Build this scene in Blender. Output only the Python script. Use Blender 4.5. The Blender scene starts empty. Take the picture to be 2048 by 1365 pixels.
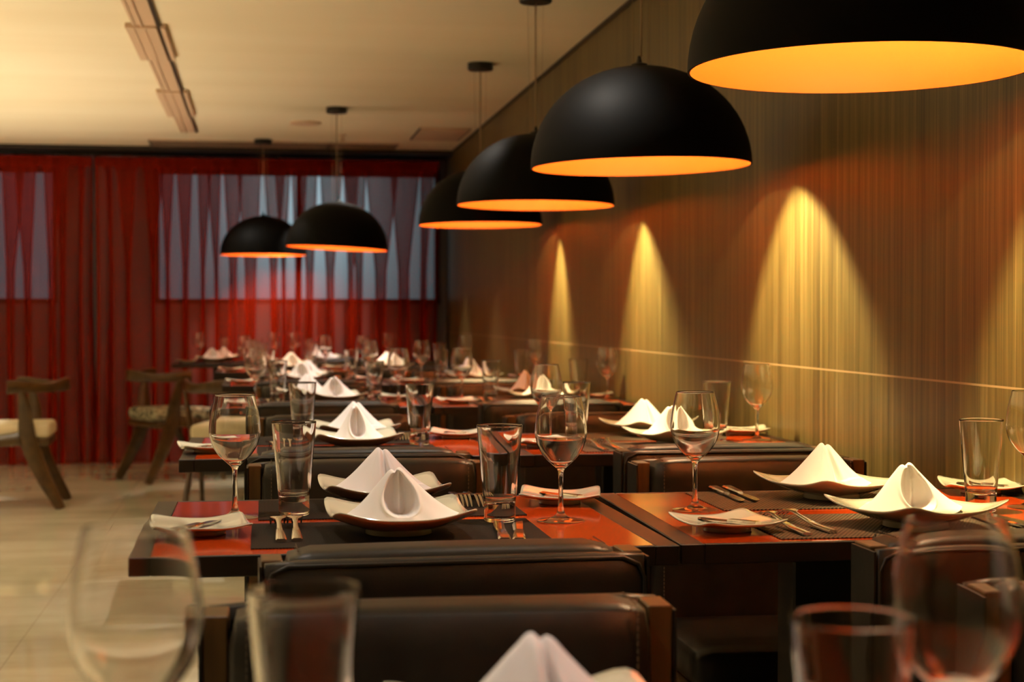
import bpy, bmesh, math, random
from mathutils import Vector, Matrix
PI = math.pi
R = math.radians
S = bpy.context.scene
C = S.collection
random.seed(7)

# ------------------------------------------------------------------ camera
EYE = 1.10
cam_d = bpy.data.cameras.new('camera'); cam = bpy.data.objects.new('camera', cam_d); C.objects.link(cam)
cam.location = (0, 0, EYE); cam.rotation_euler = (R(90 - 1.0), 0, R(-8.898))
cam_d.sensor_width = 36; cam_d.lens = 56.25; cam_d.clip_start = 0.05
cam_d.dof.use_dof = True; cam_d.dof.focus_distance = 2.72; cam_d.dof.aperture_fstop = 6.0
S.camera = cam
# ------------------------------------------------------------------ view and world
S.view_settings.view_transform = 'Standard'; S.view_settings.look = 'None'
S.view_settings.gamma = 1.0; S.view_settings.exposure = 0.22; S.view_settings.use_curve_mapping = False
cy = S.cycles
cy.max_bounces = 14; cy.transmission_bounces = 12; cy.transparent_max_bounces = 16
cy.diffuse_bounces = 5; cy.glossy_bounces = 6
cy.caustics_reflective = False; cy.caustics_refractive = False
cy.sample_clamp_indirect = 8.0; cy.use_denoising = True
w = bpy.data.worlds.new('dusk'); S.world = w; w.use_nodes = True
bgn = w.node_tree.nodes['Background']; bgn.inputs[0].default_value = (0.40, 0.58, 0.66, 1); bgn.inputs[1].default_value = 1.0
wt = w.node_tree; tcw = wt.nodes.new('ShaderNodeTexCoord'); spw = wt.nodes.new('ShaderNodeSeparateXYZ'); wt.links.new(tcw.outputs['Generated'], spw.inputs[0])
def wm(op, a, b=None):
    n = wt.nodes.new('ShaderNodeMath'); n.operation = op
    for i, v in enumerate((a, b)):
        if v is None: continue
        if isinstance(v, (int, float)): n.inputs[i].default_value = v
        else: wt.links.new(v, n.inputs[i])
    return n.outputs[0]
# dusk sky, a little brighter over the street end straight ahead
ex = wm('DIVIDE', wm('SUBTRACT', spw.outputs[0], 0.03), 0.045); ez = wm('DIVIDE', wm('SUBTRACT', spw.outputs[2], 0.08), 0.07)
gl = wm('EXPONENT', wm('MULTIPLY', wm('ADD', wm('MULTIPLY', ex, ex), wm('MULTIPLY', ez, ez)), -1.0))
wt.links.new(wm('ADD', wm('MULTIPLY', gl, 1.15), 0.16), bgn.inputs[1])

# room dimensions
WX, CZ, YB, XL, YF = 1.41, 2.31, 12.30, -5.6, -2.2
T = 0.762                      # table height

# ------------------------------------------------------------------ lights
LAMPS = [(1.03, 0.98, 1.52, 0.0, 1.0), (1.03, 2.66, 1.523, 0.0, 0.2), (1.02, 4.25, 1.498, 0.0, 1.1), (1.03, 6.00, 1.509, 0.0, -0.2),
         (1.05, 7.70, 1.527, 0.0, 0.4), (0.44, 9.48, 1.481, 0.0, -2.7), (0.015, 11.30, 1.505, 0.0, 0.0)]
BULB_W, BEAM_W, UP_W = 480.0, 72.0, 150.0
UPL = (2.4, 5.0, 7.6, 9.8)
def spot(name, loc, aim, watts, cone, blend, col, rad=0.03):
    d = bpy.data.lights.new(name, 'SPOT'); d.energy = watts; d.spot_size = R(cone); d.spot_blend = blend
    d.color = col; d.shadow_soft_size = rad
    o = bpy.data.objects.new(name, d); C.objects.link(o); o.location = loc
    o.rotation_euler = (Vector(aim) - Vector(loc)).to_track_quat('-Z', 'Y').to_euler()
    return o
def area(name, loc, aim, watts, sx, sy, col):
    d = bpy.data.lights.new(name, 'AREA'); d.energy = watts; d.shape = 'RECTANGLE'; d.size = sx; d.size_y = sy; d.color = col
    o = bpy.data.objects.new(name, d); C.objects.link(o); o.location = loc
    o.rotation_euler = (Vector(aim) - Vector(loc)).to_track_quat('-Z', 'Y').to_euler()
    return o
WARM = (1.0, 0.78, 0.50)
HAL = (1.0, 0.91, 0.79)
# reflector beams of the pendants, tipped towards the wall
for x, y, z, tx, ty in LAMPS:
    if 1.5 < y < 8.5:
        ys = y - 0.065 - 0.024 * y
        spot('pendant_beam', (x + 0.05, ys, z + 0.085), (x + 0.37, ys - 0.04 - 0.05 * max(0, y - 4.25), z - 0.535), BEAM_W, 83 + 4.5 * max(0, y - 4.25), 0.40, (1.0, 0.83, 0.38), 0.02)
        spot('pendant_spill', (x + 0.045, ys, z + 0.108), (x + 0.12, ys - 0.75, z - 0.9), 22, 126, 0.15, (1.0, 0.74, 0.40), 0.02)
spot('pendant_beam', (0.03, 11.28, 1.56), (0.20, 11.80, 0.86), 30, 96, 0.7, (1.0, 0.78, 0.48), 0.02)
spot('pendant_beam', (0.44, 9.46, 1.58), (0.44, 9.60, 0.76), 40, 100, 0.6, (1.0, 0.80, 0.50), 0.02)
# spots in the ceiling track over the aisle tables
for y in (1.3, 2.5, 4.0, 5.9, 7.8, 9.5, 10.8):
    spot('track_spot', (-0.47, y, 2.27), (0.20, y + 0.05, 0.76), 20, 60, 0.6, HAL, 0.025)
for y in (1.0, 2.6, 4.1, 6.05, 7.9, 9.6, 11.1):  # added ceiling lamps, not in the track, to whiten and brighten the tables
    spot('added_aisle_table_spot', (0.62, y - 0.05, 2.27), (0.24, y + 0.05, 0.76), 36 if y < 3 else 95, 46, 0.6, HAL, 0.025)
    if y > 3: spot('added_wall_table_spot', (0.62, y, 2.27), (1.05, y, 0.76), 42, 44, 0.6, HAL, 0.025)  # added lamp without a fitting, lifts the farther wall-side tables
# unseen downlights added over the open floor, to brighten it and the ceiling
spot('unseen_floor_downlight', (-1.95, 9.45, 2.27), (-1.95, 9.45, 0), 150, 34, 0.4, (1.0, 0.93, 0.82), 0.04)
for x in (-1.95, -3.4, -5.0):
    for y in (1.5, 4.5, 7.5, 10.2):
        if (x, y) != (-1.95, 10.2): spot('unseen_floor_downlight', (x, y, 2.27), (x, y, 0), 98, 110, 0.7, (1.0, 0.83, 0.58), 0.05)
# unseen uplights added beyond the aisle to wash the ceiling with light
for y in UPL: spot('added_uplight', (-2.10, y, 0.03), (-1.75, y, 3), UP_W, 118, 0.9, (1.0, 0.83, 0.58), 0.06)

# ------------------------------------------------------------------ materials
def mat(name, col=(0.8, 0.8, 0.8), rough=0.5, metal=0.0, **kw):
    m = bpy.data.materials.new(name); m.use_nodes = True
    b = m.node_tree.nodes['Principled BSDF']
    b.inputs['Base Color'].default_value = (*col, 1); b.inputs['Roughness'].default_value = rough; b.inputs['Metallic'].default_value = metal
    for k, v in kw.items(): b.inputs[k.replace('_', ' ')].default_value = v
    return m
def nd(m, t, **kw):
    n = m.node_tree.nodes.new(t)
    for k, v in kw.items(): setattr(n, k, v)
    return n
def lk(m, a, b): m.node_tree.links.new(a, b)
def P(m): return m.node_tree.nodes['Principled BSDF']
def coords(m, scale, kind='Object', rot=(0, 0, 0)):
    tc = nd(m, 'ShaderNodeTexCoord'); mp = nd(m, 'ShaderNodeMapping'); mp.inputs['Scale'].default_value = scale
    mp.inputs['Rotation'].default_value = rot
    lk(m, tc.outputs[kind], mp.inputs['Vector']); return mp.outputs[0]
def ramp(m, fac, stops):
    r = nd(m, 'ShaderNodeValToRGB'); e = r.color_ramp.elements
    while len(e) < len(stops): e.new(0.5)
    for i, (p, c) in enumerate(stops): e[i].position = p; e[i].color = (*c, 1)
    lk(m, fac, r.inputs[0]); return r.outputs[0]
def bump(m, h, strength=0.3, dist=0.002):
    b = nd(m, 'ShaderNodeBump'); b.inputs['Strength'].default_value = strength; b.inputs['Distance'].default_value = dist
    lk(m, h, b.inputs['Height']); lk(m, b.outputs[0], P(m).inputs['Normal']); return b
def noise(m, vec, scale, detail=4, rough=0.5):
    n = nd(m, 'ShaderNodeTexNoise'); n.inputs['Scale'].default_value = scale; n.inputs['Detail'].default_value = detail
    n.inputs['Roughness'].default_value = rough
    lk(m, vec, n.inputs['Vector']); return n.outputs[0]
def math_(m, op, a, b=None, c=None):
    n = nd(m, 'ShaderNodeMath', operation=op)
    for i, v in enumerate((a, b, c)):
        if v is None: continue
        if isinstance(v, (int, float)): n.inputs[i].default_value = v
        else: lk(m, v, n.inputs[i])
    return n.outputs[0]
def mixc(m, fac, a, b, mode='MIX'):
    n = nd(m, 'ShaderNodeMix', data_type='RGBA', blend_type=mode)
    if isinstance(fac, (int, float)): n.inputs[0].default_value = fac
    else: lk(m, fac, n.inputs[0])
    for i, v in ((6, a), (7, b)):
        if isinstance(v, tuple): n.inputs[i].default_value = (*v, 1)
        else: lk(m, v, n.inputs[i])
    return n.outputs[2]

# wood-strip wall covering: fine vertical grain, narrow boards, one level seam
M = {}
m = M['wall_wood'] = mat('wall_wood', rough=0.42)
v = coords(m, (1, 1, 1))
g1 = noise(m, coords(m, (1, 60, 0.9)), 1.0, 5, 0.65)
g2 = noise(m, coords(m, (1, 330, 3.0)), 1.0, 3, 0.7)
g = math_(m, 'ADD', math_(m, 'MULTIPLY', g1, 0.62), math_(m, 'MULTIPLY', g2, 0.38))
colw = ramp(m, g, [(0.30, (0.040, 0.023, 0.008)), (0.45, (0.100, 0.070, 0.020)), (0.56, (0.158, 0.114, 0.035)), (0.72, (0.26, 0.175, 0.065))])
sep = nd(m, 'ShaderNodeSeparateXYZ'); lk(m, v, sep.inputs[0])
fy = math_(m, 'FRACT', math_(m, 'DIVIDE', sep.outputs[1], 0.1185))
seam = math_(m, 'LESS_THAN', fy, 0.022)
seamz = math_(m, 'LESS_THAN', math_(m, 'ABSOLUTE', math_(m, 'SUBTRACT', sep.outputs[2], 0.957)), 0.0022)
bid = math_(m, 'FLOOR', math_(m, 'DIVIDE', sep.outputs[1], 0.1185))
wn = nd(m, 'ShaderNodeTexWhiteNoise', noise_dimensions='1D'); lk(m, bid, wn.inputs['W'])
tone = math_(m, 'ADD', math_(m, 'MULTIPLY', wn.outputs[0], 0.22), 0.89)
tc_ = nd(m, 'ShaderNodeCombineColor')
for i in range(3): lk(m, tone, tc_.inputs[i])
colw = mixc(m, 1.0, colw, tc_.outputs[0], 'MULTIPLY')
colw = mixc(m, math_(m, 'MULTIPLY', seam, 0.35), colw, (0.42, 0.31, 0.13))
colw = mixc(m, math_(m, 'MULTIPLY', seamz, 0.75), colw, (0.50, 0.34, 0.18))
lk(m, colw, P(m).inputs['Base Color']); bump(m, math_(m, 'SUBTRACT', g, math_(m, 'MULTIPLY', seam, 0.8)), 0.25, 0.001)

m = M['ceiling'] = mat('ceiling_paint', rough=0.75)
n1 = noise(m, coords(m, (0.35, 2.2, 1)), 1.0, 2)
lk(m, ramp(m, n1, [(0.3, (0.80, 0.70, 0.50)), (0.7, (0.86, 0.77, 0.58))]), P(m).inputs['Base Color'])
M['grille'] = mat('ceiling_grille_paint', (0.62, 0.44, 0.30), 0.6)
M['trim_dark'] = mat('dark_trim', (0.02, 0.013, 0.009), 0.5)
M['plain_wall'] = mat('plain_wall', (0.22, 0.15, 0.09), 0.7)

m = M['floor'] = mat('polished_marble', rough=0.05)
vv = coords(m, (1, 1, 1))
n1 = noise(m, vv, 1.3, 6, 0.6)
n2 = noise(m, coords(m, (0.8, 3.5, 1), rot=(0, 0, 0.4)), 1.2, 5, 0.6)
col = ramp(m, math_(m, 'MULTIPLY', math_(m, 'ADD', n1, n2), 0.5), [(0.36, (0.42, 0.38, 0.265)), (0.5, (0.54, 0.50, 0.36)), (0.64, (0.66, 0.62, 0.47))])
br = nd(m, 'ShaderNodeTexBrick', offset=0.0); br.inputs['Scale'].default_value = 1.0
br.inputs['Brick Width'].default_value = 0.8; br.inputs['Row Height'].default_value = 0.8; br.inputs['Mortar Size'].default_value = 0.002
lk(m, vv, br.inputs['Vector'])
col = mixc(m, math_(m, 'MULTIPLY', br.outputs['Fac'], 0.7), col, (0.3, 0.26, 0.18))
lk(m, col, P(m).inputs['Base Color']); bump(m, noise(m, vv, 2.5, 2), 0.04, 0.01)

m = M['leather'] = mat('brown_leather', (0.030, 0.019, 0.013), 0.42, Specular_IOR_Level=0.38)
vo = nd(m, 'ShaderNodeTexVoronoi'); vo.inputs['Scale'].default_value = 420; lk(m, coords(m, (1, 1, 1)), vo.inputs['Vector'])
nb = noise(m, coords(m, (1, 1, 1)), 22, 4)
lk(m, ramp(m, nb, [(0.3, (0.0092, 0.0080, 0.0062)), (0.7, (0.0195, 0.0168, 0.0130))]), P(m).inputs['Base Color'])
bump(m, math_(m, 'ADD', math_(m, 'MULTIPLY', vo.outputs[0], 0.35), nb), 0.35, 0.0009)
M['stitch'] = mat('stitch_thread', (0.09, 0.06, 0.035), 0.7)
def wood(name, c1, c2, rough, sc):
    m = mat(name, rough=rough)
    n = noise(m, coords(m, sc), 1.0, 5, 0.6)
    lk(m, ramp(m, n, [(0.3, c1), (0.7, c2)]), P(m).inputs['Base Color']); bump(m, n, 0.08, 0.001); return m
M['chair_wood'] = wood('chair_frame_wood', (0.065, 0.032, 0.009), (0.125, 0.066, 0.020), 0.38, (60, 60, 4))
M['table_wood'] = wood('dark_table_wood', (0.004, 0.002, 0.001), (0.013, 0.006, 0.003), 0.42, (4, 60, 60))
M['arm_wood'] = wood('walnut_wood', (0.038, 0.020, 0.006), (0.085, 0.047, 0.014), 0.30, (20, 20, 20))
m = M['lacquer'] = mat('orange_red_lacquer', (0.44, 0.044, 0.005), 0.10, Specular_IOR_Level=0.75)
m = M['mat_dark'] = mat('woven_vinyl', rough=0.6)
def weave(m, c1, c2, sx):
    v = coords(m, (1, 1, 1)); s = nd(m, 'ShaderNodeSeparateXYZ'); lk(m, v, s.inputs[0])
    a = math_(m, 'SINE', math_(m, 'MULTIPLY', s.outputs[0], sx)); b = math_(m, 'SINE', math_(m, 'MULTIPLY', s.outputs[1], sx * 0.55))
    h = math_(m, 'MULTIPLY', a, b)
    h2 = math_(m, 'ADD', math_(m, 'MULTIPLY', h, 0.5), 0.5)
    lk(m, ramp(m, h2, [(0.25, c1), (0.75, c2)]), P(m).inputs['Base Color']); bump(m, h2, 0.8, 0.0012)
weave(m, (0.003, 0.002, 0.0015), (0.024, 0.017, 0.011), 1300); P(m).inputs['Specular IOR Level'].default_value = 0.15; P(m).inputs['Roughness'].default_value = 0.8
m = M['mat_grey'] = mat('woven_vinyl_coarse', rough=0.55); weave(m, (0.006, 0.004, 0.003), (0.105, 0.080, 0.050), 900); P(m).inputs['Specular IOR Level'].default_value = 0.2
m = M['napkin'] = mat('white_cotton', (0.78, 0.74, 0.74), 0.85, Sheen_Weight=0.2)
wv = noise(m, coords(m, (1, 1, 1)), 900, 2); bump(m, wv, 0.12, 0.0004)
M['china'] = mat('glazed_china', (0.57, 0.56, 0.44), 0.12, Coat_Weight=0.5, Coat_Roughness=0.05)
M['steel'] = mat('polished_steel', (0.72, 0.68, 0.62), 0.14, 1.0)
M['glass'] = mat('clear_glass', (1, 1, 1), 0.0, Transmission_Weight=1.0, IOR=1.47)
m = M['thin_glass'] = bpy.data.materials.new('thin_clear_glass'); m.use_nodes = True; m.node_tree.nodes.clear()
out = nd(m, 'ShaderNodeOutputMaterial'); gs = nd(m, 'ShaderNodeBsdfGlossy'); tr = nd(m, 'ShaderNodeBsdfTransparent'); gs.inputs['Roughness'].default_value = 0.0
geo = nd(m, 'ShaderNodeNewGeometry'); dt = nd(m, 'ShaderNodeVectorMath', operation='DOT_PRODUCT'); lk(m, geo.outputs['Incoming'], dt.inputs[0]); lk(m, geo.outputs['Normal'], dt.inputs[1])
oc = math_(m, 'SUBTRACT', 1.0, math_(m, 'ABSOLUTE', dt.outputs['Value']))
fr = math_(m, 'ADD', 0.11, math_(m, 'MULTIPLY', math_(m, 'POWER', oc, 4.0), 0.9))
lk(m, mixc(m, math_(m, 'POWER', oc, 6.0), (0.985, 0.985, 0.98), (0.55, 0.54, 0.50)), tr.inputs[0])
a = nd(m, 'ShaderNodeMixShader'); lk(m, fr, a.inputs[0]); lk(m, tr.outputs[0], a.inputs[1]); lk(m, gs.outputs[0], a.inputs[2]); lk(m, a.outputs[0], out.inputs[0])
M['lamp_black'] = mat('black_satin_paint', (0.0022, 0.0020, 0.0018), 0.6)
P(M['lamp_black']).inputs['Specular IOR Level'].default_value = 0.08
M['lamp_in'] = mat('orange_lamp_lining', (0.95, 0.26, 0.026), 0.5)
M['cord'] = mat('grey_cord', (0.35, 0.25, 0.15), 0.5)
M['black'] = mat('black_metal', (0.008, 0.007, 0.006), 0.45)
M['cream'] = mat('cream_seat_fabric', (0.62, 0.55, 0.38), 0.9)
m = M['pattern'] = mat('floral_seat_fabric', rough=0.9)
vo = nd(m, 'ShaderNodeTexVoronoi', feature='SMOOTH_F1'); vo.inputs['Scale'].default_value = 17; lk(m, coords(m, (1, 1, 1)), vo.inputs['Vector'])
lk(m, ramp(m, vo.outputs[0], [(0.25, (0.07, 0.065, 0.045)), (0.38, (0.45, 0.42, 0.30)), (0.52, (0.10, 0.09, 0.06)), (0.66, (0.55, 0.5, 0.36))]), P(m).inputs['Base Color'])
def emit(name, col, s):
    m = mat(name, (0, 0, 0), 0.5); P(m).inputs['Emission Color'].default_value = (*col, 1); P(m).inputs['Emission Strength'].default_value = s; return m
M['bulb'] = emit('lit_bulb', (1.0, 0.74, 0.40), BULB_W)
M['spot_glow'] = emit('lit_spot_lens', (1.0, 0.86, 0.62), 4.0)
m = M['pane'] = mat('window_pane', (1, 1, 1), 0.0, Transmission_Weight=1.0, IOR=1.05)
M['frame'] = mat('window_frame_paint', (0.10, 0.11, 0.12), 0.5)
M['back_wall'] = mat('blue_grey_wall', (0.30, 0.32, 0.42), 0.7)
# sheer curtain cloth
m = M['sheer'] = bpy.data.materials.new('red_sheer_cloth'); m.use_nodes = True
m.node_tree.nodes.clear()
out = nd(m, 'ShaderNodeOutputMaterial'); df = nd(m, 'ShaderNodeBsdfDiffuse'); trl = nd(m, 'ShaderNodeBsdfTranslucent'); tr = nd(m, 'ShaderNodeBsdfTransparent')
nn = noise(m, coords(m, (30, 30, 1.5)), 1.0, 3)
cc = ramp(m, nn, [(0.3, (0.36, 0.019, 0.0045)), (0.7, (0.54, 0.034, 0.008))])
lk(m, cc, df.inputs[0]); lk(m, cc, trl.inputs[0]); tr.inputs[0].default_value = (0.97, 0.95, 0.93, 1)
geo = nd(m, 'ShaderNodeNewGeometry'); dt = nd(m, 'ShaderNodeVectorMath', operation='DOT_PRODUCT'); lk(m, geo.outputs['Incoming'], dt.inputs[0]); lk(m, geo.outputs['Normal'], dt.inputs[1])
cs = math_(m, 'MAXIMUM', math_(m, 'ABSOLUTE', dt.outputs['Value']), 0.05)
thr = math_(m, 'POWER', 0.52, math_(m, 'DIVIDE', 1.0, cs))      # light passes the weave less the more obliquely it falls
a = nd(m, 'ShaderNodeMixShader'); a.inputs[0].default_value = 0.35; lk(m, df.outputs[0], a.inputs[1]); lk(m, trl.outputs[0], a.inputs[2])
b = nd(m, 'ShaderNodeMixShader'); lk(m, thr, b.inputs[0]); lk(m, a.outputs[0], b.inputs[1]); lk(m, tr.outputs[0], b.inputs[2])
lk(m, b.outputs[0], out.inputs[0])

# ------------------------------------------------------------------ helpers
def link(name, me, m=None, parent=None, smooth=False):
    if m is not None: me.materials.append(m)
    o = bpy.data.objects.new(name, me); C.objects.link(o)
    if parent is not None: o.parent = parent
    if smooth:
        for p in me.polygons: p.use_smooth = True
    return o
def from_bm(name, bm, m, parent=None, smooth=False, auto=None):
    bmesh.ops.recalc_face_normals(bm, faces=bm.faces)
    me = bpy.data.meshes.new(name); bm.to_mesh(me); bm.free()
    if auto:
        for p in me.polygons: p.use_smooth = True
        me.set_sharp_from_angle(angle=R(auto))
    return link(name, me, m, parent, smooth)
def box(bm, x0, x1, y0, y1, z0, z1, bev=0.0, seg=2, mtx=None):
    r = bmesh.ops.create_cube(bm, size=1.0); vs = r['verts']
    for v in vs: v.co = Vector(((x0 + x1) / 2 + v.co.x * (x1 - x0), (y0 + y1) / 2 + v.co.y * (y1 - y0), (z0 + z1) / 2 + v.co.z * (z1 - z0)))
    if bev > 0:
        es = list({e for v in vs for e in v.link_edges})
        rr = bmesh.ops.bevel(bm, geom=es, offset=bev, segments=seg, profile=0.5, affect='EDGES')
        vs = list({v for f in rr['faces'] for v in f.verts} | {v for v in vs if v.is_valid})
    if mtx is not None: bmesh.ops.transform(bm, matrix=mtx, verts=[v for v in vs if v.is_valid])
    return vs
def boxo(name, x0, x1, y0, y1, z0, z1, m, parent=None, bev=0.0, seg=2):
    bm = bmesh.new(); box(bm, x0, x1, y0, y1, z0, z1, bev, seg)
    return from_bm(name, bm, m, parent, auto=35 if bev else None)
def lathe(bm, prof, seg=48, closed=True, mtx=None):
    rings = []
    for r, z in prof:
        if r < 1e-6: rings.append([bm.verts.new((0, 0, z))])
        else: rings.append([bm.verts.new((r * math.cos(2 * PI * i / seg), r * math.sin(2 * PI * i / seg), z)) for i in range(seg)])
    for a, b in zip(rings, rings[1:]):
        for i in range(seg):
            j = (i + 1) % seg
            if len(a) == 1 and len(b) == 1: continue
            if len(a) == 1: bm.faces.new((a[0], b[i], b[j]))
            elif len(b) == 1: bm.faces.new((a[i], a[j], b[0]))
            else: bm.faces.new((a[i], a[j], b[j], b[i]))
    if mtx is not None: bmesh.ops.transform(bm, matrix=mtx, verts=[v for r_ in rings for v in r_])
def spline(pts, n=4):
    out = []
    for i in range(len(pts) - 1):
        p0 = pts[max(i - 1, 0)]; p1 = pts[i]; p2 = pts[i + 1]; p3 = pts[min(i + 2, len(pts) - 1)]
        for k in range(n):
            t = k / n
            out.append(tuple(0.5 * ((2 * p1[d]) + (-p0[d] + p2[d]) * t + (2 * p0[d] - 5 * p1[d] + 4 * p2[d] - p3[d]) * t * t + (-p0[d] + 3 * p1[d] - 3 * p2[d] + p3[d]) * t ** 3) for d in range(len(p1))))
    out.append(tuple(pts[-1])); return out
def sweep(bm, pts, secs, up=Vector((0, 0, 1)), n=10, power=2.0):
    """closed tube through pts; secs = (half width, half height) at each point; power > 2 gives a squarer section"""
    P_ = [Vector(p) for p in pts]; rings = []
    for i, p in enumerate(P_):
        t = (P_[min(i + 1, len(P_) - 1)] - P_[max(i - 1, 0)]).normalized()
        s = t.cross(up)
        if s.length < 1e-4: s = Vector((1, 0, 0))
        s.normalize(); u = s.cross(t).normalized(); a, b = secs[i]
        ring = []
        for k in range(n):
            an = 2 * PI * k / n; c, d = math.cos(an), math.sin(an)
            c = math.copysign(abs(c) ** (2 / power), c); d = math.copysign(abs(d) ** (2 / power), d)
            ring.append(bm.verts.new(p + s * (a * c) + u * (b * d)))
        rings.append(ring)
    for a, b in zip(rings, rings[1:]):
        for k in range(n): bm.faces.new((a[k], a[(k + 1) % n], b[(k + 1) % n], b[k]))
    bm.faces.new(rings[0]); bm.faces.new(rings[-1])
def prop(o, label=None, cat=None, group=None, kind=None):
    if label: o['label'] = label
    if cat: o['category'] = cat
    if group: o['group'] = group
    if kind: o['kind'] = kind
    return o
def empty(name, loc=(0, 0, 0), rz=0.0):
    o = bpy.data.objects.new(name, None); C.objects.link(o); o.location = loc; o.rotation_euler = (0, 0, rz); o.empty_display_size = 0.05
    return o
KIDS = {}
def kids(o):
    if o.name not in KIDS: KIDS[o.name] = [c for c in bpy.data.objects if c.parent is o]
    return KIDS[o.name]
def copy_tree(o, parent=None):
    c = o.copy(); C.objects.link(c); c.parent = parent
    for ch in kids(o): copy_tree(ch, c)
    return c
class Kind:
    """first placement uses the prototype, the others are copies"""
    def __init__(s, make): s.make = make; s.proto = None
    def put(s, loc, rz, label, cat, group, tilt=None):
        if s.proto is None: s.proto = s.make(); o = s.proto
        else: o = copy_tree(s.proto)
        o.location = loc; o.rotation_euler = (tilt[0], tilt[1], rz) if tilt else (0, 0, rz)
        return prop(o, label, cat, group)

# ------------------------------------------------------------------ setting
def structure(o): o['kind'] = 'structure'; return o
structure(boxo('floor', XL, WX + 0.2, YF, YB + 0.3, -0.1, 0.0, M['floor']))
structure(boxo('ceiling', XL, WX + 0.2, YF, YB + 0.3, CZ, CZ + 0.1, M['ceiling']))
structure(boxo('wall_right', WX, WX + 0.2, YF, YB + 0.2, 0.0, CZ, M['wall_wood']))
structure(boxo('wall_left', XL - 0.2, XL, YF, YB + 0.2, 0.0, CZ, M['plain_wall']))
structure(boxo('wall_front', XL, WX, YF - 0.2, YF, 0.0, CZ, M['plain_wall']))
# back wall with two wide windows: piers, sill wall, head
WZ0, WZ1 = 1.17, 2.19
wins = [(-5.3, -1.50), (-0.80, 1.37)]
bm = bmesh.new()
box(bm, XL, WX, YB, YB + 0.2, 0.0, WZ0); box(bm, XL, WX, YB, YB + 0.2, WZ1, CZ)
xs = [XL] + [a for p in wins for a in p] + [WX]
for i in range(0, len(xs), 2): box(bm, xs[i], xs[i + 1], YB, YB + 0.2, WZ0, WZ1)
structure(from_bm('wall_back', bm, M['back_wall']))
for i, (a, b_) in enumerate(wins):
    root = structure(empty('window_%d' % (i + 1), ((a + b_) / 2, YB + 0.05, WZ0)))
    hw = (b_ - a) / 2; bm = bmesh.new(); H = WZ1 - WZ0
    box(bm, -hw, -hw + 0.04, 0, 0.05, 0, H); box(bm, hw - 0.04, hw, 0, 0.05, 0, H)
    box(bm, -hw, hw, 0, 0.05, 0, 0.04); box(bm, -hw, hw, 0, 0.05, H - 0.04, H)
    nm = max(1, round(2 * hw / 1.0))
    for k in range(1, nm): box(bm, -hw + 2 * hw * k / nm - 0.018, -hw + 2 * hw * k / nm + 0.018, 0, 0.05, 0, H)
    from_bm('window_frame', bm, M['frame'], root)
    for k in range(nm):
        boxo('pane', -hw + 2 * hw * k / nm + 0.025, -hw + 2 * hw * (k + 1) / nm - 0.025, 0.022, 0.028, 0.045, H - 0.045, M['pane'], root)
structure(boxo('trim_1', XL, WX, 11.86, YB, CZ - 0.03, CZ - 0.001, M['trim_dark']))
# thin shadow-gap strip where wood wall meets ceiling
structure(boxo('trim_2', WX - 0.008, WX, YF, 11.86, CZ - 0.018, CZ - 0.001, M['trim_dark']))
def added_uplight_make():  # ring and glowing lens for the added uplights
    root = empty('added_uplight'); bm = bmesh.new(); lathe(bm, [(0.05, 0.0), (0.075, 0.0), (0.075, 0.006), (0.062, 0.012), (0.05, 0.012)], 32)
    from_bm('ring', bm, M['black'], root, auto=30); bm = bmesh.new(); lathe(bm, [(0, 0.002), (0.05, 0.002)], 32); from_bm('lens', bm, M['spot_glow'], root); return root
UP = Kind(added_uplight_make)
for i_, y in enumerate(UPL):
    UP.put((-2.10, y, 0), 0, 'round uplight added out of frame in the marble floor, %s from the camera end' % ('first', 'second', 'third', 'fourth', 'fifth')[i_], 'floor light', 'added uplights in the marble floor')

# ------------------------------------------------------------------ ceiling fittings
def ceiling_track():
    root = empty('ceiling_track', (-0.475, 6.0, CZ)); y0, y1 = -4.5, 4.85
    bm = bmesh.new(); box(bm, -0.055, 0.045, y0, y1, -0.010, -0.0005); box(bm, -0.02, -0.012, y0, y1, -0.016, -0.010); box(bm, -0.045, -0.04, y0, y1, -0.014, -0.010)
    from_bm('rail', bm, M['grille'], root)
    boxo('slot', 0.045, 0.060, y0, y1, -0.012, -0.0005, M['trim_dark'], root)
    for a, b_ in ((-3.3, -2.3), (-1.2, -0.25), (0.85, 1.72), (2.84, 3.92)):
        bm = bmesh.new(); box(bm, -0.085, 0.045, a, b_, -0.022, -0.0005, 0.003); box(bm, 0.060, 0.080, a, b_, -0.022, -0.0005, 0.003)
        box(bm, -0.05, -0.046, a + .02, b_ - .02, -0.026, -0.02); box(bm, -0.005, -0.001, a + .02, b_ - .02, -0.026, -0.02)
        from_bm('light_panel', bm, M['grille'], root)
    prop(root, 'long beige ceiling light track with raised panels and one dark slot', 'ceiling light')
ceiling_track()
bm = bmesh.new(); box(bm, -0.77, 0.97, 11.40, 11.80, CZ - 0.012, CZ - 0.0005)
o = empty('air_grille', (0, 11.60, CZ)); 
bm2 = bmesh.new(); box(bm2, -0.77, 0.97, -0.21, 0.21, -0.010, -0.0005)
from_bm('grille_panel', bm2, M['grille'], o); bm.free()
bm = bmesh.new()
for x in (-0.77, 0.48, 0.96): box(bm, x - 0.006, x + 0.006, -0.21, 0.21, -0.014, -0.0095)
for k in range(8): box(bm, -0.76, 0.95, -0.19 + k * 0.054, -0.185 + k * 0.054, -0.013, -0.0095)
from_bm('divider', bm, M['trim_dark'], o)
prop(o, 'long flat air grille in the ceiling just before the curtains', 'air grille')
o = empty('access_panel', (1.19, 10.75, CZ))
boxo('panel', -0.16, 0.16, -0.34, 0.34, -0.012, -0.0005, M['grille'], o, 0.002)
bm = bmesh.new(); box(bm, 0.162, 0.168, -0.34, 0.34, -0.013, -0.0005); box(bm, -0.168, -0.162, -0.34, 0.34, -0.013, -0.0005)
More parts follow.
